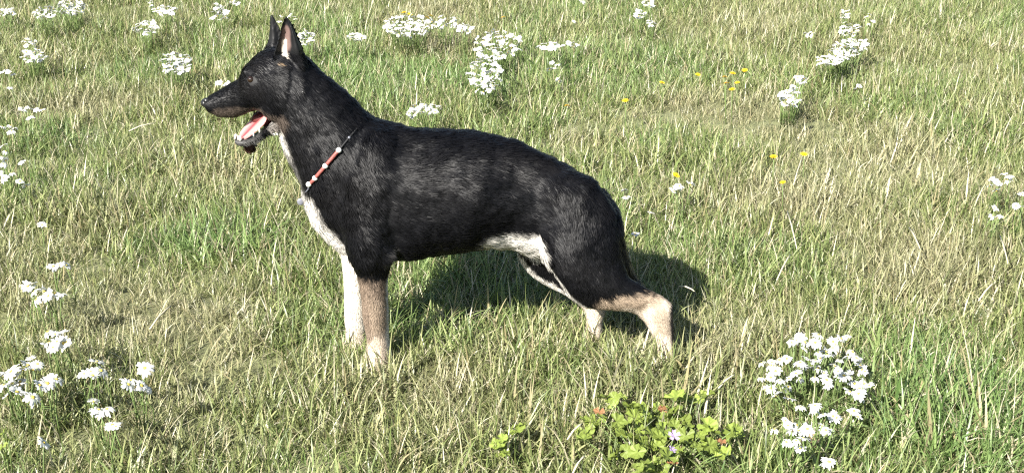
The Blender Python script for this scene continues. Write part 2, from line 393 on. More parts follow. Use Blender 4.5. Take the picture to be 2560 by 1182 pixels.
    shell(mb, [(676, 165, 772, 172, -.050), (682, 140, 766, 146, -.050), (689, 118, 758, 120, -.050), (695, 98, 750, 100, -.050), (701, 74, 739, 75, -.049), (707, 54, 729, 55, -.047), (712, 42, 718, 42, -.046)], .010)
    shell.sign, shell.sign2 = -.6, 1
    shell(mb, [(655, 150, 725, 150, .040), (663, 125, 719, 125, .042), (671, 105, 712, 105, .044), (674, 84, 704, 84, .045), (675, 62, 694, 62, .046), (676, 46, 685, 46, .046), (677, 38, 680, 38, .046)], .010)
    raw = mb.mesh('body_raw')
    tmp = bpy.data.objects.new('body_raw', raw); COL.objects.link(tmp)
    md = tmp.modifiers.new('r', 'REMESH'); md.mode = 'VOXEL'; md.voxel_size = 0.0036
    dg = bpy.context.evaluated_depsgraph_get(); dg.update()
    me = bpy.data.meshes.new_from_object(tmp.evaluated_get(dg)); me.name = 'body'
    bpy.data.objects.remove(tmp); bpy.data.meshes.remove(raw)
    # Taubin smoothing blends the joins
    nv = len(me.vertices); co = np.zeros(nv * 3, np.float32); me.vertices.foreach_get('co', co); co = co.reshape(-1, 3).astype(float)
    ed = np.zeros(len(me.edges) * 2, np.int32); me.edges.foreach_get('vertices', ed); ed = ed.reshape(-1, 2)
    i = np.concatenate([ed[:, 0], ed[:, 1]]); j = np.concatenate([ed[:, 1], ed[:, 0]]); deg = np.bincount(i, minlength=nv)[:, None]
    # soft joins on trunk and limbs, crisper on the head
    base = co.copy(); headw = np.clip((P(780, 250, 0)[0] - co[:, 0]) / .05, 0, 1)[:, None] * np.clip((co[:, 2] - P(700, 420, 0)[2]) / .05, 0, 1)[:, None]
    def lap(c_): 
        s_ = np.stack([np.bincount(i, c_[j, k], minlength=nv) for k in range(3)], 1) / deg
        return s_ - c_
    for it in range(36):
        wgt = 1.0 if it < 9 else (1 - headw)
        co = co + 0.6 * lap(co) * wgt; co = co - 0.615 * lap(co) * wgt
    ramp = lambda v, a_, b_: np.clip((v - a_) / (b_ - a_), 0, 1)
    tw = ramp(co[:, 2], P(900, 690, 0)[2], P(900, 620, 0)[2]) * ramp(co[:, 0], P(1500, 500, 0)[0], P(1440, 500, 0)[0]) * ramp(co[:, 0], P(720, 400, 0)[0], P(800, 400, 0)[0]) * (co[:, 2] < P(700, 300, 0)[2] + .0 * co[:, 0])
    for it in range(34): co = co + .55 * lap(co) * tw[:, None]       # muscles of shoulder and flank run into each other
    me.vertices.foreach_set('co', co.astype(np.float32).ravel()); me.update()
    nn = np.zeros(nv * 3, np.float32); me.vertices.foreach_get('normal', nn); nn = nn.reshape(-1, 3)      # slack of the coat and muscle
    low = np.clip((co[:, 2] - P(900, 700, 0)[2]) / .08, .15, 1)[:, None]
    co = co + nn * ((fbm(co, 12, 61) - .5) * .016 + (fbm(co, 30, 62) - .5) * .005)[:, None] * low * (1 - .7 * headw)
    me.vertices.foreach_set('co', co.astype(np.float32).ravel()); me.update()
    me.polygons.foreach_set('use_smooth', [True] * len(me.polygons))
    return me
body_me = build_body()
nv = len(body_me.vertices); print('body verts', nv)
VC = np.zeros(nv * 3, np.float32); body_me.vertices.foreach_get('co', VC); VC = VC.reshape(-1, 3).astype(float)
VN = np.zeros(nv * 3, np.float32); body_me.vertices.foreach_get('normal', VN); VN = VN.reshape(-1, 3).astype(float)

# coat markings: strokes (from, to, radius, colour, opacity, min facing of the normal)
WHITE, CREAM, TAN, BROWN, GREY = (.66, .63, .58), (.56, .475, .38), (.29, .225, .165), (.185, .14, .105), (.12, .115, .11)
BLACK = np.array((.0036, .0037, .0046))
def seg_dist(p, a, b_):
    ab = b_ - a; t = np.clip(((p - a) @ ab) / (ab @ ab + 1e-12), 0, 1); return np.linalg.norm(p - a - t[:, None] * ab, axis=1)
STROKES = [
    (P(765, 515, -.02), P(858, 632, -.02), .068, WHITE, 1), (P(850, 610, .03), P(862, 700, .045), .055, WHITE, 1),
    (P(700, 318, -.03), P(712, 372, -.03), .030, WHITE, .9), (P(715, 385, -.03), P(742, 440, -.03), .03, GREY, .75), (P(700, 340, .02), P(740, 440, .02), .03, WHITE, .8),
    (P(860, 640, .05), P(888, 880, .05), .062, (.70, .64, .55), 1), (P(885, 850, .045), P(885, 890, .045), .06, CREAM, 1),
    (P(942, 838, -.07), P(940, 925, -.07), .075, CREAM, 1), (P(932, 715, -.07), P(938, 790, -.08), .052, BROWN, 1), (P(948, 770, -.10), P(945, 815, -.10), .025, TAN, .6), (P(935, 780, -.08), P(945, 850, -.08), .06, TAN, .45), (P(976, 690, -.06), P(975, 870, -.06), .028, WHITE, .9),
    (P(912, 740, -.085), P(918, 840, -.085), .018, BROWN, .8), (P(975, 630, -.10), P(968, 655, -.1), .018, GREY, .35),
    (P(1222, 612, -.07), P(1340, 614, -.07), .047, WHITE, 1), (P(1250, 630, -.02), P(1330, 640, -.02), .05, WHITE, .9),
    (P(1346, 600, -.085), P(1362, 652, -.085), .021, WHITE, 1), (P(1362, 652, -.085), P(1400, 712, -.088), .022, WHITE, 1), (P(1400, 712, -.088), P(1462, 766, -.09), .021, WHITE, 1),
    (P(1298, 645, .06), P(1325, 682, .06), .036, WHITE, 1), (P(1325, 682, .06), P(1400, 728, .06), .033, WHITE, 1), (P(1400, 728, .06), P(1465, 765, .06), .034, WHITE, 1), (P(1465, 770, .055), P(1480, 850, .06), .055, CREAM, 1),
    (P(1515, 752, -.10), P(1640, 765, -.09), .036, TAN, 1), (P(1560, 775, -.09), P(1625, 800, -.085), .032, CREAM, .8), (P(1640, 775, -.085), P(1660, 925, -.083), .046, CREAM, 1),
    (P(1640, 760, -.10), P(1660, 820, -.10), .022, TAN, .7), (P(1684, 768, -.085), P(1694, 880, -.085), .021, (.035, .032, .03), 1),
    (P(545, 288, -.02), P(665, 280, -.04), .024, (.085, .067, .055), .9), (P(680, 300, -.05), P(700, 300, -.05), .03, (.07, .055, .045), .8),
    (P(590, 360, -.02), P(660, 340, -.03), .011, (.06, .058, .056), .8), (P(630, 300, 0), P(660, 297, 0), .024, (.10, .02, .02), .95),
    (P(621, 362, .012), P(621, 372, .012), .016, (.05, .022, .018), 1),  # hanging tongue end, far-side shadow painted in as dark red-brown
    (P(622, 205, -.045), P(634, 207, -.047), .006, (.05, .036, .026), .4),
    (P(717, 76, -.03), P(720, 112, -.03), .0165, (.13, .085, .075), .95), (P(711, 104, -.03), P(713, 136, -.03), .0085, (.62, .55, .48), 1), (P(724, 95, -.03), P(725, 135, -.03), .0065, (.30, .17, .14), .9),
    (P(703, 148, -.055), P(699, 158, -.055), .007, (.22, .16, .10), .7),
]
def coat(p, nrm):
    c_ = np.repeat(BLACK[None], len(p), 0) * (0.75 + 0.7 * fbm(p, 26, 3))[:, None]
    # lighter brownish cast in random patches of the black coat
    f = np.clip(fbm(p, 9, 8) * 2 - .9, 0, 1)[:, None] * .35; c_ = c_ * (1 - f) + np.array((.014, .0125, .012)) * f
    jit = (fbm(p, 45, 11) - .5) * .9 + (vnoise(p, 160, 12) - .5) * .5
    for (a, b_, r_, col, op) in STROKES:
        d = seg_dist(p, np.asarray(a), np.asarray(b_)) / r_ + jit * (1.7 if col in (BROWN, TAN) else 1) * (min(.45, .012 / r_ + .12) if r_ > .021 else .22)
        k = np.clip((1.08 - d) / .45, 0, 1); k = (k * k * (3 - 2 * k) * op)[:, None]
        c_ = c_ * (1 - k) + np.array(col) * k
    return c_
vcol = coat(VC, VN)
a = body_me.color_attributes.new('coat', 'FLOAT_COLOR', 'POINT'); a.data.foreach_set('color', np.concatenate([vcol, np.ones((nv, 1))], 1).astype(np.float32).ravel())
n = NT('dog_skin'); at = n.n('ShaderNodeAttribute', attribute_name='coat'); b = n.n('ShaderNodeBsdfPrincipled', Roughness=.55); b.inputs['Specular IOR Level'].default_value = .3
n.l(at.outputs['Color'], b.inputs['Base Color']); M_skin = n.out(b.outputs[0])
dog = empty('dog', (float(P(1200, 600, 0)[0]), 0, 0)); DOGI = Matrix.Translation(-Vector(dog.location))
tag(dog, 'black shepherd dog with white chest and tan legs standing in the meadow, mouth open', 'dog')
def dpart(name, mesh, mat, parent=None):
    mesh.transform(DOGI); o = obj(name, mesh, mat, parent or dog); return o
bvh = BVHTree.FromPolygons([tuple(v) for v in VC], [tuple(p.vertices) for p in body_me.polygons])
faces_v = [tuple(p.vertices) for p in body_me.polygons]
def hit(px, py, off=0.0):
    d = ray(px, py); r_ = bvh.ray_cast(Vector(CAM), Vector(d))
    return np.array(r_[0]) - d * off if r_[0] is not None else None

# fur --------------------------------------------------------------
RC = np.array([r_[0] for r_ in RINGS]); RA = np.array([r_[1] for r_ in RINGS]); RR = np.array([r_[2] for r_ in RINGS]); RH = np.array([r_[3] for r_ in RINGS])
flow = np.zeros((nv, 3)); hlen = np.zeros(nv)
for s in range(0, nv, 8000):
    d = np.linalg.norm(VC[s:s + 8000, None, :] - RC[None], axis=2) / RR[None]
    wt = 1.0 / (d ** 5 + 1e-3); wt /= wt.sum(1)[:, None]; flow[s:s + 8000] = wt @ RA; hlen[s:s + 8000] = wt @ RH
ear = ((VC[:, 2] > P(700, 122, 0)[2]) & (VC[:, 0] < P(775, 100, 0)[0]) & (VC[:, 0] > P(655, 100, 0)[0])) & (VC[:, 1] > -1)
flow[ear] = (0.1, 0, 1); hlen[ear] = .0032
flow += np.array([0.05, 0, -0.22])
mouth = seg_dist(VC, P(600, 338, Y0 := -.01), P(668, 296, -.01)) < .018
nosem = np.linalg.norm(VC - P(510, 258, -.01), axis=1) < .014
hlen[mouth | nosem] = 0
eyem = np.linalg.norm(VC - hit(627, 200), axis=1) < .010
hlen[eyem] = 0
white_flank = seg_dist(VC, P(1222, 612, -.07), P(1340, 612, -.07)) < .055; hlen[white_flank] = .03
hlen[seg_dist(VC, P(1365, 650, -.06), P(1450, 762, -.07)) < .03] = .02
def fur():
    me = body_me; me.calc_loop_triangles(); nt_ = len(me.loop_triangles)
    tri = np.zeros(nt_ * 3, np.int32); me.loop_triangles.foreach_get('vertices', tri); tri = tri.reshape(-1, 3)
    A = VC[tri]; area = .5 * np.linalg.norm(np.cross(A[:, 1] - A[:, 0], A[:, 2] - A[:, 0]), axis=1)
    dens = area * (1 + 1.6 * np.clip((.016 - hlen[tri].mean(1)) / .012, 0, 1)); dens[hlen[tri].min(1) <= 0] = 0
    N = 260000
    t = rng.choice(nt_, N, p=dens / dens.sum()); u = np.sqrt(rng.random(N)); v = rng.random(N); bc = np.stack([1 - u, u * (1 - v), u * v], 1)
    mix = lambda arr: (arr[tri[t]] * bc[..., None]).sum(1)
    p = mix(VC); nn = mix(VN); nn /= np.linalg.norm(nn, axis=1)[:, None]; fl = mix(flow); L = (hlen[tri[t]] * bc).sum(1)
    # swirls in the lie of the hair
    nz = np.stack([fbm(p, 11, 21) - .5, fbm(p, 11, 22) - .5, fbm(p, 11, 23) - .5], 1) * 1.5
    clump = np.stack([vnoise(p, 130, 31) - .5, vnoise(p, 130, 32) - .5, vnoise(p, 130, 33) - .5], 1) * .75
    fl = fl / (np.linalg.norm(fl, axis=1)[:, None] + 1e-6) + nz * .6 + clump * .5 + rng.normal(0, .07, (N, 3))
    fl -= nn * (fl * nn).sum(1)[:, None]; fl /= np.linalg.norm(fl, axis=1)[:, None] + 1e-6
    L = L * rng.uniform(.6, 1.15, N); K = 4
    pts = np.zeros((N, K, 3)); q = p - nn * .001; pts[:, 0] = q
    lift0 = np.radians(22) + rng.normal(0, .07, N) + (fbm(p, 14, 41) - .5) * .35
    for k in range(1, K):
        li = np.clip(lift0 * (1 - .38 * (k - 1)), .06, 1.2); q = q + (L / (K - 1))[:, None] * (np.cos(li)[:, None] * fl + np.sin(li)[:, None] * nn); pts[:, k] = q
    col = coat(p, nn); col = col * rng.uniform(.85, 1.15, N)[:, None]
    wh = col.mean(1) > .2; mixd = rng.random(N) < .05; col[wh & mixd] *= .65
    cu = bpy.data.hair_curves.new('fur'); cu.add_curves([K] * N)
    cu.attributes['position'].data.foreach_set('vector', (pts - np.array(dog.location)).astype(np.float32).ravel())
    rad = cu.attributes.get('radius') or cu.attributes.new('radius', 'FLOAT', 'POINT')
    rr = np.repeat(np.array([[.00055, .0005, .0004, .00012]]), N, 0) * (0.65 + 0.5 * np.clip(L / .02, 0, 1))[:, None]
    rad.data.foreach_set('value', rr.astype(np.float32).ravel())
    a_ = cu.attributes.new('coat', 'FLOAT_COLOR', 'CURVE'); a_.data.foreach_set('color', np.concatenate([col, np.ones((N, 1))], 1).astype(np.float32).ravel())
    ln = nn + .42 * nz + .5 * clump * .6 + rng.normal(0, .10, (N, 3)) - .25 * fl; ln /= np.linalg.norm(ln, axis=1)[:, None]
    a_ = cu.attributes.new('lie', 'FLOAT_VECTOR', 'CURVE'); a_.data.foreach_set('vector', ln.astype(np.float32).ravel())
    n = NT('dog_fur'); at = n.n('ShaderNodeAttribute', attribute_name='coat')
    b = n.n('ShaderNodeBsdfPrincipled', Roughness=.44); b.inputs['Specular IOR Level'].default_value = .105
    n.l(at.outputs['Color'], b.inputs['Base Color'])
    an = n.n('ShaderNodeAttribute', attribute_name='lie'); n.l(an.outputs['Vector'], b.inputs['Normal']); m = n.out(b.outputs[0])
    cu.materials.append(m)
    return cu
body_o = dpart('body', body_me, M_skin)
fur_o = bpy.data.objects.new('fur', fur()); COL.objects.link(fur_o); fur_o.parent = body_o

# face ---------------------------------------------------------------
M_nose = simple_mat('wet_nose', (.012, .012, .013), .28, .5, .3, 300, bump=.4)
M_eye = simple_mat('dark_eye', (.015, .008, .005), .06, .6, .2)
n = NT('tongue_pink'); at = n.n('ShaderNodeAttribute', attribute_name='groove_shade'); tx = n.n('ShaderNodeTexNoise', Scale=260.0)
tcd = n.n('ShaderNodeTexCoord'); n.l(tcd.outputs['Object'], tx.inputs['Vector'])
c = mixc(n, at.outputs['Fac'], mixc(n, tx.outputs[0], (.52, .30, .28), (.42, .19, .18)), (.24, .03, .035)); b = n.n('ShaderNodeBsdfPrincipled', Roughness=.25); n.l(c, b.inputs['Base Color'])  # mid furrow: its red plus its shadow, painted into the tongue colour
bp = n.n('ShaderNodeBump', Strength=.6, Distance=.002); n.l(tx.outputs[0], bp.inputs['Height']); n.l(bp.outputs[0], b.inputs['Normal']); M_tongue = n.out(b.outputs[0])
M_gum = simple_mat('dark_lip', (.03, .018, .018), .3, .5, .2)
M_tooth = simple_mat('tooth', (.75, .72, .64), .25, .5, .08)
mb = MB(); mb.ball(P(514, 257, -.01), (.0115, .0145, .0105), 14, 8); mb.ball(P(517, 252, -.02), (.009, .007, .007)); mb.ball(P(517, 252, .0), (.009, .007, .007))
nose = dpart('nose', mb.mesh('nose'), M_nose)
for sy in (-1, 1):
    h_ = hit(627, 200); c_ = np.array([h_[0], h_[1] + .0035, h_[2]])
    if sy > 0: c_[1] = -.02 - c_[1]
    mb = MB(); mb.ball(c_, .0085, 14, 8); dpart('eye', mb.mesh('eye'), M_eye)
def tongue():
    far = catmull([(652, 279, .012), (640, 287, .016), (620, 304, .017), (604, 322, .015), (597, 334, .008)], 4)
    mid = catmull([(660, 284, -.008), (646, 296, -.008), (628, 316, -.008), (613, 333, -.008), (604, 343, -.008)], 4)
    nea = catmull([(668, 290, -.024), (662, 306, -.028), (643, 324, -.030), (624, 338, -.026), (611, 345, -.016)], 4)
    V = []; nR = len(far)
    for side in (0, 1):
        for i in range(nR):
            A, B, C_ = P(*far[i]), P(*mid[i]), P(*nea[i]); dz = np.array([0, 0, -.007 * side])
            V += [A + dz, (A + B) / 2 + [0, 0, .003] + dz, B + [0, 0, -.006] + dz, (B + C_) / 2 + [0, 0, .003] + dz, C_ + dz]
    F = []
    for i in range(nR - 1):
        for k in range(4):
            a = i * 5 + k; F.append((a, a + 1, a + 6, a + 5)); a += nR * 5; F.append((a, a + 5, a + 6, a + 1))
        o_ = nR * 5; F.append((i * 5, i * 5 + 5, o_ + i * 5 + 5, o_ + i * 5)); F.append((i * 5 + 4, o_ + i * 5 + 4, o_ + i * 5 + 9, i * 5 + 9))
    for k in range(4):
        a = (nR - 1) * 5 + k; F.append((a, a + 1, nR * 5 + a + 1, nR * 5 + a))
    tm = mesh_of('tongue', V, F); ga = tm.attributes.new('groove_shade', 'FLOAT', 'POINT'); ga.data.foreach_set('value', np.tile([0, .15, 1, .15, .3], 2 * nR).astype(np.float32))
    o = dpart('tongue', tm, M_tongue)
    md = o.modifiers.new('s', 'SUBSURF'); md.levels = md.render_levels = 1
    return o
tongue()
for (px, py, Y, s) in ((588, 343, -.012, 1.), (591, 341, -.005, .8), (591, 340, .002, .8), (596, 345, -.018, 1.0), (601, 347, -.022, 1.25), (634, 337, -.030, .6), (649, 327, -.036, .7)):
    c_ = P(px, py, Y); mb = MB(); mb.tube([c_ - [0, 0, .004], c_ + [0, 0, .001], c_ + [-.001, 0, .0065 * s]], [.0034 * s, .003 * s, .0010], 6); dpart('tooth', mb.mesh('tooth'), M_tooth)

# collar --------------------------------------------------------------
M_cord = simple_mat('black_cord', (.012, .012, .013), .6, .3, .2)
M_red = simple_mat('red_braid', (.26, .075, .065), .5, .4, .45, 260, bump=.6)
M_bead = simple_mat('white_bead', (.80, .77, .72), .3, .5, .06)
M_tag = simple_mat('metal_tag', (.13, .135, .16), .35, .6, .1)
def collar():
    near = []
    for t in np.linspace(0, 1, 26):
        px, py = 921 + (768 - 921) * t, 287 + (468 - 287) * t
        h_ = hit(px, py)
        if h_ is None: h_ = P(px, py, -.012)
        near.append(h_)
    near = np.array(near); med = -.01
    ring = np.concatenate([near, np.stack([near[::-1, 0], 2 * med - near[::-1, 1], near[::-1, 2]], 1)])
    for _ in range(3): ring = (np.roll(ring, 1, 0) + 2 * ring + np.roll(ring, -1, 0)) / 4
    cen = ring.mean(0); out = ring - cen; out /= np.linalg.norm(out, axis=1)[:, None]; off = np.full(len(ring), .008); off[:11] = np.linspace(-.001, .005, 11); off[-11:] = off[:11][::-1]; ring = ring + out * off[:, None]
    root = empty('collar', tuple(cen)); I = Matrix.Translation(-Vector(cen))
    def part(nm, mb_, mat):
        m_ = mb_.mesh(nm); m_.transform(I); return obj(nm, m_, mat, root)
    m_ = MB(); m_.tube(list(ring) + [ring[0]], [.0023] * (len(ring) + 1), 8); part('cord', m_, M_cord)
    def idx(px): return int(np.argmin(np.abs(ring[:26, 0] - P(px, 400, -.07)[0])))
    ks = [idx(851), idx(815), idx(791), 25]
    n2 = len(ring)
    for a_, b_ in zip(ks[:-1], ks[1:]):
        m_ = MB(); m_.tube([ring[k] for k in range(a_, b_ + 1)], [.0044] * (b_ - a_ + 1), 8); part('red_band', m_, M_red)
        m_ = MB(); m_.tube([ring[n2 - 1 - k] for k in range(a_, b_ + 1)], [.0044] * (b_ - a_ + 1), 8); part('red_band', m_, M_red)
    ring[25] = hit(772, 461) - ray(772, 461) * .012
    for k in ks:
        m_ = MB(); m_.ball(ring[k], (.0068, .0068, .0064), 12, 8); part('bead', m_, M_bead)
        if k < 25: m_ = MB(); m_.ball(ring[n2 - 1 - k], (.0068, .0068, .0064), 12, 8); part('bead', m_, M_bead)
    k = idx(878); m_ = MB(); m_.ball(ring[k], .0036); part('bead', m_, M_tag)
    p = ring[25]; c_ = P(757, 500, -.03)
    m_ = MB(); m_.tube([p, p + [-.002, 0, -.012], c_ + [0, -.008, .012]], [.0016] * 3, 6); part('ring', m_, M_tag)
    m_ = MB(); m_.ball(c_ + np.array([-.004, -.012, 0]), (.008, .003, .009), 14, 8); part('tag', m_, M_tag)
    tag(root, 'thin red and black beaded collar with white beads round the dog\'s neck', 'collar')
collar()
# ------------------------------------------------------------------ white daisies
def petal_mat():
    n = NT('white_petal'); at = n.n('ShaderNodeAttribute', attribute_name='along')
    c = mixc(n, at.outputs['Fac'], (.60, .62, .52), (.74, .73, .74))
    b = n.n('ShaderNodeBsdfPrincipled', Roughness=.5); b.inputs['Specular IOR Level'].default_value = .3; n.l(c, b.inputs['Base Color'])
    t = n.n('ShaderNodeBsdfTranslucent'); n.l(c, t.inputs[0]); mx = n.n('ShaderNodeMixShader'); mx.inputs[0].default_value = .25
    n.l(b.outputs[0], mx.inputs[1]); n.l(t.outputs[0], mx.inputs[2]); return n.out(mx.outputs[0])
M_petal = petal_mat()
M_disc = simple_mat('yellow_disc', (.62, .46, .08), .7, .2, .25, 700, bump=.5)
M_stem = simple_mat('flower_stem', (.12, .17, .055), .55, .3, .3, 90, transl=.1)
M_yellow = simple_mat('yellow_petal', (.75, .50, .02), .5, .3, .12, 200, transl=.2)
def head_mesh(name, seed, npet, R, droop, ragged=.12):
    r = np.random.default_rng(seed); V = []; F = []; al = []; R0 = .0045
    for k in range(npet):
        th = 2 * math.pi * (k + r.normal(0, .18)) / npet; L = R * (1 + r.normal(0, ragged)); wd = R * r.uniform(.13, .19); dz = droop + r.normal(0, .10); tw = r.normal(0, .25)
        d = np.array([math.cos(th), math.sin(th), 0]); s = np.array([-math.sin(th), math.cos(th), tw]); b0 = len(V)
        for t, ww in ((0, .45), (.35, .95), (.75, 1.0), (.95, .62)):
            rad = R0 * .6 + (L - R0 * .6) * t; z = .0018 + .0035 * math.sin(t * 2.2) - dz * (L * t * t)
            c_ = d * rad + np.array([0, 0, z])
            V += [c_ + s * wd * ww, c_ + np.array([0, 0, .0009]), c_ - s * wd * ww]; al += [t] * 3
        tip = d * L * 1.0 + np.array([0, 0, .0018 + .0035 * math.sin(2.2) - dz * L]); V.append(tip); al.append(1)
        for i in range(3):
            q = b0 + 3 * i; F += [(q, q + 3, q + 4, q + 1), (q + 1, q + 4, q + 5, q + 2)]
        q = b0 + 9; F += [(q, b0 + 12, q + 1), (q + 1, b0 + 12, q + 2)]
    m = mesh_of(name, V, F); a = m.attributes.new('along', 'FLOAT', 'POINT'); a.data.foreach_set('value', np.array(al, np.float32)); return m
HEADS = [head_mesh('flower_head', 50 + k, (13, 15, 17, 14, 16, 12)[k], (.0195, .021, .0185, .020, .0175, .016)[k], (.08, .25, -.05, .45, .2, .75)[k]) for k in range(6)]
for h_ in HEADS: h_.materials.append(M_petal)
def disc_mesh():
    mb = MB(); mb.ball((0, 0, .0026), (.0046, .0046, .0032), 10, 6); return mb.mesh('disc')
DISC = disc_mesh(); DISC.materials.append(M_disc)
FAR_DISC = disc_mesh(); FAR_DISC.materials.append(M_disc)

def daisy_clump(heads, label, h=(.115, .165), size=1.0):
    if heads[0][1] < 620: size *= .74; h = (.11, .16)
    if heads is big or heads is low: size *= .74; h = (.095, .17)
    g0 = np.mean([G(x, y, .13) for x, y in heads], 0)
    bx, by = g0[0], g0[1] + .01; bz = float(gz(bx, by)[0])
    if heads[0][1] >= 620 and heads is not big and heads is not low: size *= .92
    root = empty('daisy_clump' if len(heads) > 2 else 'daisy', (bx, by, bz))
    tag(root, label, 'flowers' if len(heads) > 1 else 'flower', 'white daisies scattered over the meadow')
    st = MB(); lf = MB()
    for i, (x, y) in enumerate(heads):
        hh = rng.uniform(*h); p = G(x, y, bz + hh) - np.array([bx, by, bz])
        hm = HEADS[rng.integers(0, 6)]
        o = bpy.data.objects.new('flower_head', hm); COL.objects.link(o); o.parent = root; o.location = p
        s = size * rng.uniform(.72, 1.1); o.scale = (s, s, s)
        o.rotation_euler = (rng.normal(.08, .36), rng.normal(-.10, .36), rng.uniform(0, 6.28))
        d = bpy.data.objects.new('disc', DISC); COL.objects.link(d); d.parent = o
        foot = np.array([p[0] * .45 + rng.normal(0, .012), p[1] * .45 + rng.normal(0, .012), -.01])
        mid = (p + foot) / 2 + np.array([rng.normal(0, .008), rng.normal(0, .008), .012])
        st.tube([foot, mid, p - [0, 0, .001]], [.0019, .0016, .0013], 5)
        for k in range(5):                                    # feathery leaf slivers
            t = rng.uniform(.15, .75); c_ = foot * (1 - t) + p * t; a_ = rng.uniform(0, 6.28); L = rng.uniform(.015, .035)
            e_ = c_ + np.array([math.cos(a_) * L, math.sin(a_) * L, rng.uniform(.0, .02)]); s_ = np.array([-math.sin(a_), math.cos(a_), 0]) * .0016
            lf.add([c_ - s_, c_ + s_, e_], [(0, 1, 2)])
    obj('stem', st.mesh('stem'), M_stem, root); tag(obj('leaf', lf.mesh('leaf', False), M_stem, root), kind='stuff')
    return root
def region(cx, cy, rx, ry, k, rot=0.0, seed=0):
    r = np.random.default_rng(int(cx * 7 + cy * 13 + seed)); out = []; rx *= 1.12; ry *= 1.12; k = int(k * 1.25); c_, s_ = math.cos(rot), math.sin(rot); tries = 0
    while len(out) < k and tries < 4000:
        tries += 1; a_ = r.uniform(0, 6.283); q = math.sqrt(r.random()); x, y = rx * q * math.cos(a_), ry * q * math.sin(a_)
        X, Y = cx + x * c_ - y * s_, cy + x * s_ + y * c_
        if all(math.hypot(X - u, (Y - v) * 1.7) > 9 for u, v in out): out.append((X, Y))
    return out
def crop(pts, x0, y0, sc_): return [(x0 + x / sc_, y0 + y / sc_) for x, y in pts]
big = crop([(590,190),(560,210),(620,225),(525,225),(720,170),(700,225),(620,275),(930,185),(885,200),(830,220),(850,245),(770,290),(720,300),(740,340),(700,360),(790,320),(970,295),(940,330),(1000,340),(880,360),
            (490,345),(440,355),(380,370),(310,375),(375,400),(590,375),(570,395),(620,400),(870,435),(950,450),(1065,440),(300,485),(370,480),(440,505),(510,490),(590,490),(370,560),(410,620),(500,550),(510,640),
            (780,500),(800,545),(990,530),(1060,530),(1100,540),(950,590),(1020,600),(1050,640),(560,455),(840,395),(720,410),(910,470)], 1800, 780, 2.94) + region(2060, 920, 110, 60, 7) + region(2130, 960, 45, 50, 4)
low = crop([(700,690),(690,730),(760,760),(830,765),(860,780),(985,730),(1010,770),(400,865),(500,830),(560,830),(640,860),(540,880),(750,835),(610,930),(560,945),(520,965),(590,1005),(480,800)], 1800, 780, 2.94) + region(2010, 1075, 50, 55, 4)
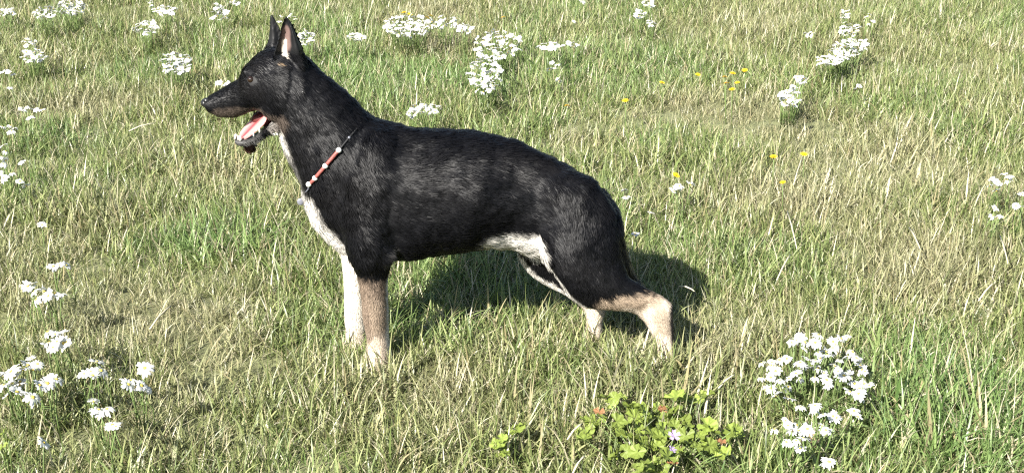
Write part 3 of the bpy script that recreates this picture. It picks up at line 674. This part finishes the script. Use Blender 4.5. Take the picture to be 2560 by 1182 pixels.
CLUMPS = [
    (big, 'largest daisy clump, dense white heads in front right of the dog, beyond the leafy weed'),
    (low, 'daisy clump of fewer heads just below the largest clump, right of the leafy weed'),
    ([(2072, 1156), (2064, 1160)], 'two touching daisies at the bottom edge below the large right clump'),
    (crop([(30,680),(75,695),(140,640),(190,630),(160,605),(120,660),(60,730),(20,740),(85,775),(40,790),(105,720),(20,690),(140,790),(170,660),(100,735),(165,800),(60,670)], 0, 600, 2.03), 'dense white daisy clump cut by the left edge near the bottom corner'),
    (crop([(200,740),(240,730),(285,710),(260,715),(215,750)], 0, 600, 2.03), 'short row of daisies just right of the clump at the bottom left edge'),
    (crop([(430,680),(470,690),(510,665),(460,670),(490,622)], 0, 600, 2.03), 'daisy clump left of the fore paws with one bud-like head standing above it'),
    (crop([(735,650),(665,715),(715,740),(745,745),(650,735),(690,750)], 0, 600, 2.03), 'daisy clump nearest the dog\'s fore paws on the left side of the meadow'),
    (crop([(475,820),(500,865),(545,860),(520,875),(480,870)], 0, 600, 2.03), 'daisy clump lower left, between two other small clumps'),
    (crop([(570,940),(590,950)], 0, 600, 2.03), 'pair of daisies beneath the lower left clumps'),
    (crop([(220,1030)], 0, 600, 2.03), 'single daisy alone at the bottom left, lowest white flower there'),
    (crop([(245,470),(320,475),(280,480),(250,525),(290,520),(325,525),(235,535),(270,545),(340,520)], 0, 600, 2.03), 'flat-topped daisy clump left of the dog at fore leg height'),
    (crop([(270,135),(305,130),(335,130)], 0, 600, 2.03), 'three daisies in a line, left of the dog at chest height'),
    (crop([(140,235),(165,225),(175,265)], 0, 600, 2.03), 'small daisy group with a tilted head, left of the six-headed group'),
    (crop([(225,262),(250,285),(280,275),(310,280),(240,300),(190,305)], 0, 600, 2.03), 'six-headed daisy group below the three daisies in a line'),
    ([(105, 563)], 'single small daisy alone in the grass far left of the dog\'s chest'),
    ([(10, 364), (5, 393), (16, 402), (8, 412), (30, 434), (10, 446), (55, 408), (50, 455), (66, 466), (2, 432), (14, 380)], 'loose daisy clump on the left edge level with the dog\'s collar'),
    ([(52, 270), (62, 276), (75, 272), (90, 274), (104, 276), (76, 295), (66, 268)], 'flat line of daisies level with the dog\'s nose near the left edge'),
    ([(25, 315), (36, 322), (28, 330), (6, 318)], 'few daisies on the left edge below the flat line of daisies'),
    ([(20, 180), (32, 186), (8, 182), (25, 222)], 'sparse daisies at the left edge above the flat line of daisies'),
    (region(75, 108, 14, 9, 6) + region(85, 140, 30, 14, 15), 'two-tier daisy clump upper left with a small tuft on top'),
    (region(12, 30, 20, 10, 8), 'daisy clump in the top left corner of the field'),
    (region(112, 32, 27, 12, 16), 'left one of two adjoining daisy clumps far back at the upper left'),
    (region(178, 20, 30, 17, 24), 'right one of two adjoining daisy clumps far back at upper left'),
    (region(362, 70, 28, 17, 16), 'lower daisy clump of the far pair between the left corner and the ears'),
    (region(412, 26, 26, 10, 12), 'upper daisy clump of the far pair between the left corner and the ears'),
    (region(376, 8, 5, 9, 4), 'tiny far daisy tuft at the top edge left of the dog\'s ears'),
    (region(440, 158, 36, 24, 30), 'roundish daisy clump left of the dog\'s forehead'),
    (region(548, 34, 16, 22, 12), 'far daisy clump at the top, left of the dog\'s ears'),
    (region(588, 8, 9, 7, 4), 'tiny daisy tuft at the top edge next to the clump left of the ears'),
    ([(548, 209), (562, 213), (570, 210)], 'daisies showing just above the dog\'s muzzle'),
    ([(703, 42), (734, 44), (738, 49), (699, 55), (724, 40)], 'daisies directly behind the tips of the dog\'s ears'),
    (region(765, 95, 16, 18, 12), 'daisy clump just right of the dog\'s near ear'),
    ([(698, 338), (690, 332)], 'two daisies seen in the gap under the dog\'s jaw'),
    (region(1022, 64, 55, 24, 50), 'broad dense daisy clump behind the dog\'s withers near the top'),
    (region(1108, 55, 32, 14, 14), 'looser daisy clump right of the broad one behind the withers'),
    (region(892, 94, 20, 7, 9), 'low daisy clump between the ears and the broad clump'),
    (region(1160, 72, 18, 12, 9), 'small daisy clump between the broad and the tall column-like clumps'),
    (region(1245, 112, 54, 33, 48), 'upper half of the tall daisy drift behind the dog\'s back'),
    (region(1212, 186, 36, 42, 40), 'lower half of the tall daisy drift behind the dog\'s back'),
    (region(1375, 115, 30, 8, 11), 'low daisy row right of the tall drift behind the dog'),
    (region(1432, 112, 12, 5, 4), 'small daisy tuft at the right end of the low row behind the dog'),
    ([(1380, 158), (1386, 172), (1374, 175), (1394, 163)], 'four daisies right of the tall drift, below the low row'),
    ([(1392, 198), (1398, 204)], 'two daisies below the four right of the tall drift'),
    (region(1062, 272, 36, 10, 14) + [(1022, 288), (1030, 292), (1040, 286)], 'daisy clump just above the dog\'s back behind the shoulder'),
    (region(1620, 8, 14, 9, 7), 'far daisy tuft at the top edge right of the middle'),
    (region(1602, 34, 12, 10, 7), 'far daisy tuft second from the top edge right of the middle'),
    (region(1627, 58, 8, 6, 4), 'tiny daisy tuft right below the far tufts right of the middle'),
    (region(2118, 124, 46, 22, 36, -.3) + region(2072, 152, 30, 12, 16), 'dense bright daisy clump at the upper right of the field'),
    (region(2122, 74, 22, 16, 13), 'looser daisies rising behind the dense upper right clump'),
    (region(2112, 38, 7, 11, 5), 'tiny far daisy tuft above the dense upper right clump'),
    ([(2174, 38), (2166, 42), (2178, 55), (2172, 60), (2184, 54)], 'few far daisies right of the dense upper right clump'),
    (region(2024, 87, 11, 6, 6), 'few far daisies left of the dense upper right clump'),
    (region(2002, 200, 10, 8, 5) + region(1975, 240, 22, 26, 15), 'straggling daisies below and left of the dense upper right clump'),
    ([(2490, 455), (2510, 436), (2525, 442), (2475, 466), (2500, 462), (2492, 478), (2520, 452), (2480, 448)], 'daisy clump near the right edge at the height of the rump'),
    ([(2486, 522), (2480, 540), (2500, 542), (2494, 545)], 'four daisies under the clump near the right edge'),
    ([(2540, 516), (2552, 518), (2556, 487)], 'three daisies at the right edge beside the four'),
    ([(1680, 474), (1690, 470), (1698, 466), (1726, 462), (1684, 480)], 'small daisy group right of the dog\'s rump'),
    ([(1627, 534)], 'single daisy on its own behind the dog\'s tail'),
    ([(1560, 476), (1566, 494)], 'two daisies close behind the top of the dog\'s rump'),
    ([(1588, 586)], 'single low daisy beside the dog\'s hanging tail'),
    ([(2148, 216), (2144, 222)], 'two small daisies by themselves below the upper right clump'),
    ([(1435, 55)], 'single far daisy behind the dog near the top middle'),
    ([(1452, 3), (1460, 6)], 'two far daisies at the top edge in the middle'),
]
for hd, lb in CLUMPS: daisy_clump(hd, lb)

# yellow flowers -----------------------------------------------------
def yellow_head():
    r = np.random.default_rng(5); mb = MB()
    for ring_, (R, nn, z) in enumerate(((.015, 14, 0), (.010, 11, .0025), (.006, 8, .004))):
        for k in range(nn):
            th = 6.283 * (k + r.normal(0, .15)) / nn; d = np.array([math.cos(th), math.sin(th), 0]); s = np.array([-math.sin(th), math.cos(th), 0]) * .0022
            mb.add([-s * .6 + [0, 0, z], s * .6 + [0, 0, z], d * R * .8 + s + [0, 0, z + .002], d * R + [0, 0, z + .001], d * R * .8 - s + [0, 0, z + .002]], [(0, 1, 2, 3, 4)])
    return mb.mesh('flower_head', False)
YH = yellow_head(); YH.materials.append(M_yellow)
def yellow(px, py, label, group=None):
    hh = rng.uniform(.12, .17); p = G(px, py, hh); z0 = float(gz(p[0], p[1])[0])
    root = empty('yellow_flower', (p[0], p[1], z0)); tag(root, label, 'flower', group)
    o = bpy.data.objects.new('flower_head', YH); COL.objects.link(o); o.parent = root; o.location = (0, 0, hh - z0); o.rotation_euler = (rng.normal(.15, .2), rng.normal(-.1, .2), rng.uniform(0, 6)); s = rng.uniform(.7, .95); o.scale = (s, s, s)
    m_ = MB(); m_.tube([(.01, 0, -.01), (.004, .004, hh * .5), (0, 0, hh - z0)], [.0018, .0016, .0014], 5); obj('stem', m_.mesh('stem'), M_stem, root)
for px, py, lb in ((1655, 207, 'leftmost of the yellow flowers in the dry patch behind the rump'), (1745, 187, 'yellow flower second from left in the dry patch behind the rump'),
                   (1812, 193, 'yellow flower in the dry patch, above the next one and left of the close trio'), (1815, 209, 'yellow flower left of the close trio, under another, in the dry patch'),
                   (1843, 207, 'middle right yellow flower of the dry patch, above the lowest one'), (1830, 224, 'lowest of the yellow flowers in the dry patch behind the rump'),
                   (1832, 184, 'upper yellow flower at the right side of the dry patch'), (1862, 176, 'rightmost and highest yellow flower of the dry patch')):
    yellow(px, py, lb, 'yellow flowers in the dry patch behind the rump')
for px, py, lb in ((1010, 32, 'leftmost yellow flower at the back rim of the broad daisy clump'), (1025, 36, 'yellow flower touching the leftmost one behind the broad daisy clump'),
                   (1078, 40, 'rightmost yellow flower at the back rim of the broad daisy clump'), (1068, 45, 'yellow flower just below the rightmost one at the broad daisy clump')):
    yellow(px, py, lb, 'yellow flowers at the broad daisy clump')
for px, py, lb in ((1258, 44, 'lone yellow flower above the tall daisy drift'), (1417, 265, 'lone yellow flower above the dog\'s croup'), (1563, 252, 'lone yellow flower left of the dry patch with yellow flowers'),
                   (2010, 386, 'yellow flower on a pale stalk in the right half, highest of three there'), (1934, 392, 'yellow flower left of the one on a pale stalk'), (1957, 456, 'yellow flower lowest of three in the right half'),
                   (1690, 438, 'yellow flower just above the small daisy group behind the rump')):
    yellow(px, py, lb)

# leafy weed ----------------------------------------------------------
M_leaf = simple_mat('bright_leaf', (.19, .245, .05), .5, .3, .5, 120, transl=.3, bump=.4)
M_brown = simple_mat('withered_leaf', (.26, .13, .06), .6, .3, .3, 120, transl=.2)
M_dry = simple_mat('dry_leaf_tan', (.42, .30, .20), .6, .3, .3, 120, transl=.2)
M_mauve = simple_mat('mauve_petal', (.36, .27, .46), .5, .3, .12, 200, transl=.25)
def leaf_mesh(name, seed, R):
    r = np.random.default_rng(seed); V = [np.array([0, 0, 0.])]; F = []; nl = 7; m_ = nl * 4
    for k in range(m_ + 1):
        th = math.radians(-158) + math.radians(316) * k / m_; ph = (k % 4) / 4
        rad = R * (.84 + .16 * math.sin(math.pi * ph) ** .6 + r.normal(0, .035)); fold = .14 * math.cos(th * nl) * R
        for q in (.5, 1.0): V.append(np.array([math.cos(th) * rad * q, math.sin(th) * rad * q, .22 * R * q * q * (1 if q < .9 else .9) + fold * q]))
    for k in range(m_):
        a_ = 1 + 2 * k; F += [(0, a_, a_ + 2), (a_, a_ + 1, a_ + 3, a_ + 2)]
    return mesh_of(name, V, F)
LEAVES = [leaf_mesh('leaf', 70 + k, (.026, .030, .022, .034)[k]) for k in range(4)]
for m_ in LEAVES: m_.materials.append(M_leaf)
DEAD = leaf_mesh('leaf', 88, .013); DEAD.materials.append(M_brown)
def flower5(name, R):
    mb = MB()
    for k in range(5):
        th = 6.283 * k / 5; d = np.array([math.cos(th), math.sin(th), 0]); s = np.array([-math.sin(th), math.cos(th), 0])
        mb.add([(0, 0, 0), d * R * .5 - s * R * .28 + [0, 0, .003], d * R * .95 - s * R * .3 + [0, 0, .004], d * R * .85 + [0, 0, .002], d * R * .95 + s * R * .3 + [0, 0, .004], d * R * .5 + s * R * .28 + [0, 0, .003]], [(0, 1, 2, 3, 4, 5)])
    return mb.mesh(name, False)
def leafy(pts, label, dead=(), flowers=(), hh=(.055, .10), size=.74):
    g0 = np.mean([G(x, y, .08) for x, y in pts], 0); root = empty('leafy_weed', (g0[0], g0[1], float(gz(g0[0], g0[1])[0])))
    tag(root, label, 'weed'); g0[2] = root.location.z; st = MB()
    def put(nm, me_, x, y, h_, tilt, sc_):
        p = G(x, y, g0[2] + h_) - g0; o = bpy.data.objects.new(nm, me_); COL.objects.link(o); o.parent = root; o.location = p; o.scale = (sc_,) * 3
        o.rotation_euler = (rng.normal(.28, tilt), rng.normal(-.1, tilt), rng.uniform(0, 6.28))
        f_ = np.array([p[0] * .5, p[1] * .5, -.01]); st.tube([f_, (f_ + p) / 2 + [0, 0, .01], p], [.0016, .0014, .0012], 5); return o
    for (x, y) in pts: put('leaf', LEAVES[rng.integers(0, 4)], x, y, rng.uniform(*hh), .42, rng.uniform(.6, 1.15) * size)
    for (x, y) in dead: tag(put('leaf', DEAD, x, y, rng.uniform(*hh) + .005, .3, 1.0), 'withered orange-brown leaf')
    for i, (x, y) in enumerate(flowers):
        m_ = flower5('flower', .014 if i == 0 else .010); o = put('flower', m_, x, y, .125 if i == 0 else .11, .2, 1.0); m_.materials.append(M_mauve); o.rotation_euler = (.5, -.1, .3 + i)
    obj('stem', st.mesh('stem'), M_stem, root)
LP = crop([(1160,340),(1230,350),(1290,345),(1200,390),(1390,430),(1450,440),(1500,470),(1420,460),(1060,560),(1110,520),(1040,600),(1090,600),(1250,560),(1300,590),(1350,560),(1330,620),(1420,530),(1500,530),(1540,520),
           (1240,640),(1290,680),(1350,690),(1460,640),(1540,620),(1640,540),(1690,560),(1740,540),(1770,480),(1800,450),(1680,430),(1620,440),(1850,560),(1900,600),(1840,620),(1780,600),(1680,640),(1640,700),(1580,680),
           (1240,740),(1380,730),(1460,720),(1490,760),(1340,830),(1400,860),(1440,840),(1480,820),(1260,850),(1210,850),(1880,690),(1900,760),(2000,700),(2060,690),(2040,760),(2100,780),(1980,800),(2000,820),(2080,600),(2110,640),
           (2260,620),(2310,660),(2340,620),(2300,700),(1850,400),(1880,360),(1930,380),(2020,340),(2080,320),(1780,340),(1830,330),(1480,960),(1540,980),(1600,940),(1640,920),(1520,1010),(1450,1000),(1650,990),(1600,1020),(1720,880),(1760,860),(1560,800),(1620,780),(2200,840),(2230,860),(960,640),(990,560),(950,720)], 1200, 900, 3.657)
leafy(LP, 'bright green leafy weed with scalloped leaves and a mauve flower, bottom right of centre', crop([(1670,455),(1760,945),(2200,750),(1090,470)], 1200, 900, 3.657), crop([(1775,690), (1755,820)], 1200, 900, 3.657))
leafy(crop([(200,720),(240,700),(180,760),(300,620),(380,590),(340,640),(200,840),(240,850)], 1200, 900, 3.657), 'small patch of leaves left of the leafy weed at the bottom edge', size=.6, hh=(.04, .08))
leafy([(8, 1082), (22, 1100), (4, 1120), (16, 1142)], 'few green leaves on a stem at the bottom left edge', size=.5, hh=(.08, .12))
p = G(2022, 1102, .05); o = obj('dry_leaf', leaf_mesh('dry_leaf', 91, .022), M_dry, None, tuple(p)); o.rotation_euler = (.6, -.3, 1.0)
tag(o, 'dry tan leaf lying among the lower right daisies', 'leaf')

# long dry stalks lying over the grass -----------------------------------
M_straw = simple_mat('pale_straw', (.50, .45, .33), .5, .35, .2, 60)
for (x0, y0, x1, y1, lb) in ((322, 328, 388, 308, 'pale dry stalk lying level, left of the dog\'s muzzle'), (1796, 970, 1838, 936, 'pale dry stalk lying between the leafy weed and the largest daisy clump'),
        (1418, 1098, 1456, 1058, 'pale dry stalk leaning at the left rim of the leafy weed'), (1432, 1182, 1462, 1138, 'pale dry stalk at the bottom edge below the leafy weed'),
        (1968, 528, 1992, 622, 'tall pale stalk tilted left, right of the dog\'s rump'), (1942, 700, 1976, 636, 'pale stalk tilted right, between the dog and the right edge'),
        (2272, 568, 2300, 622, 'pale stalk tilted left in the right half of the meadow'), (2446, 752, 2486, 706, 'pale stalk tilted right near the right edge'),
        (374, 822, 428, 764, 'pale stalk leaning right in the grass left of the fore legs'), (1698, 716, 1736, 728, 'pale stalk lying just behind the dog\'s hock'),
        (2500, 590, 2520, 660, 'upright pale stalk near the right edge under the daisies'), (1984, 462, 2006, 392, 'pale stalk under a yellow flower in the right half')):
    a_, b_ = G(x0, y0, .085), G(x1, y1, .10)
    mb = MB(); mb.tube([a_, (a_ * .6 + b_ * .4) + [0, 0, .006], (a_ * .2 + b_ * .8) + [0, 0, .004], b_], [.0016, .0022, .0018, .0008], 6)
    c_ = (a_ + b_) / 2; m_ = mb.mesh('dry_stalk'); m_.transform(Matrix.Translation(-Vector(c_)))
    tag(obj('dry_stalk', m_, M_straw, None, tuple(c_)), lb, 'stalk')
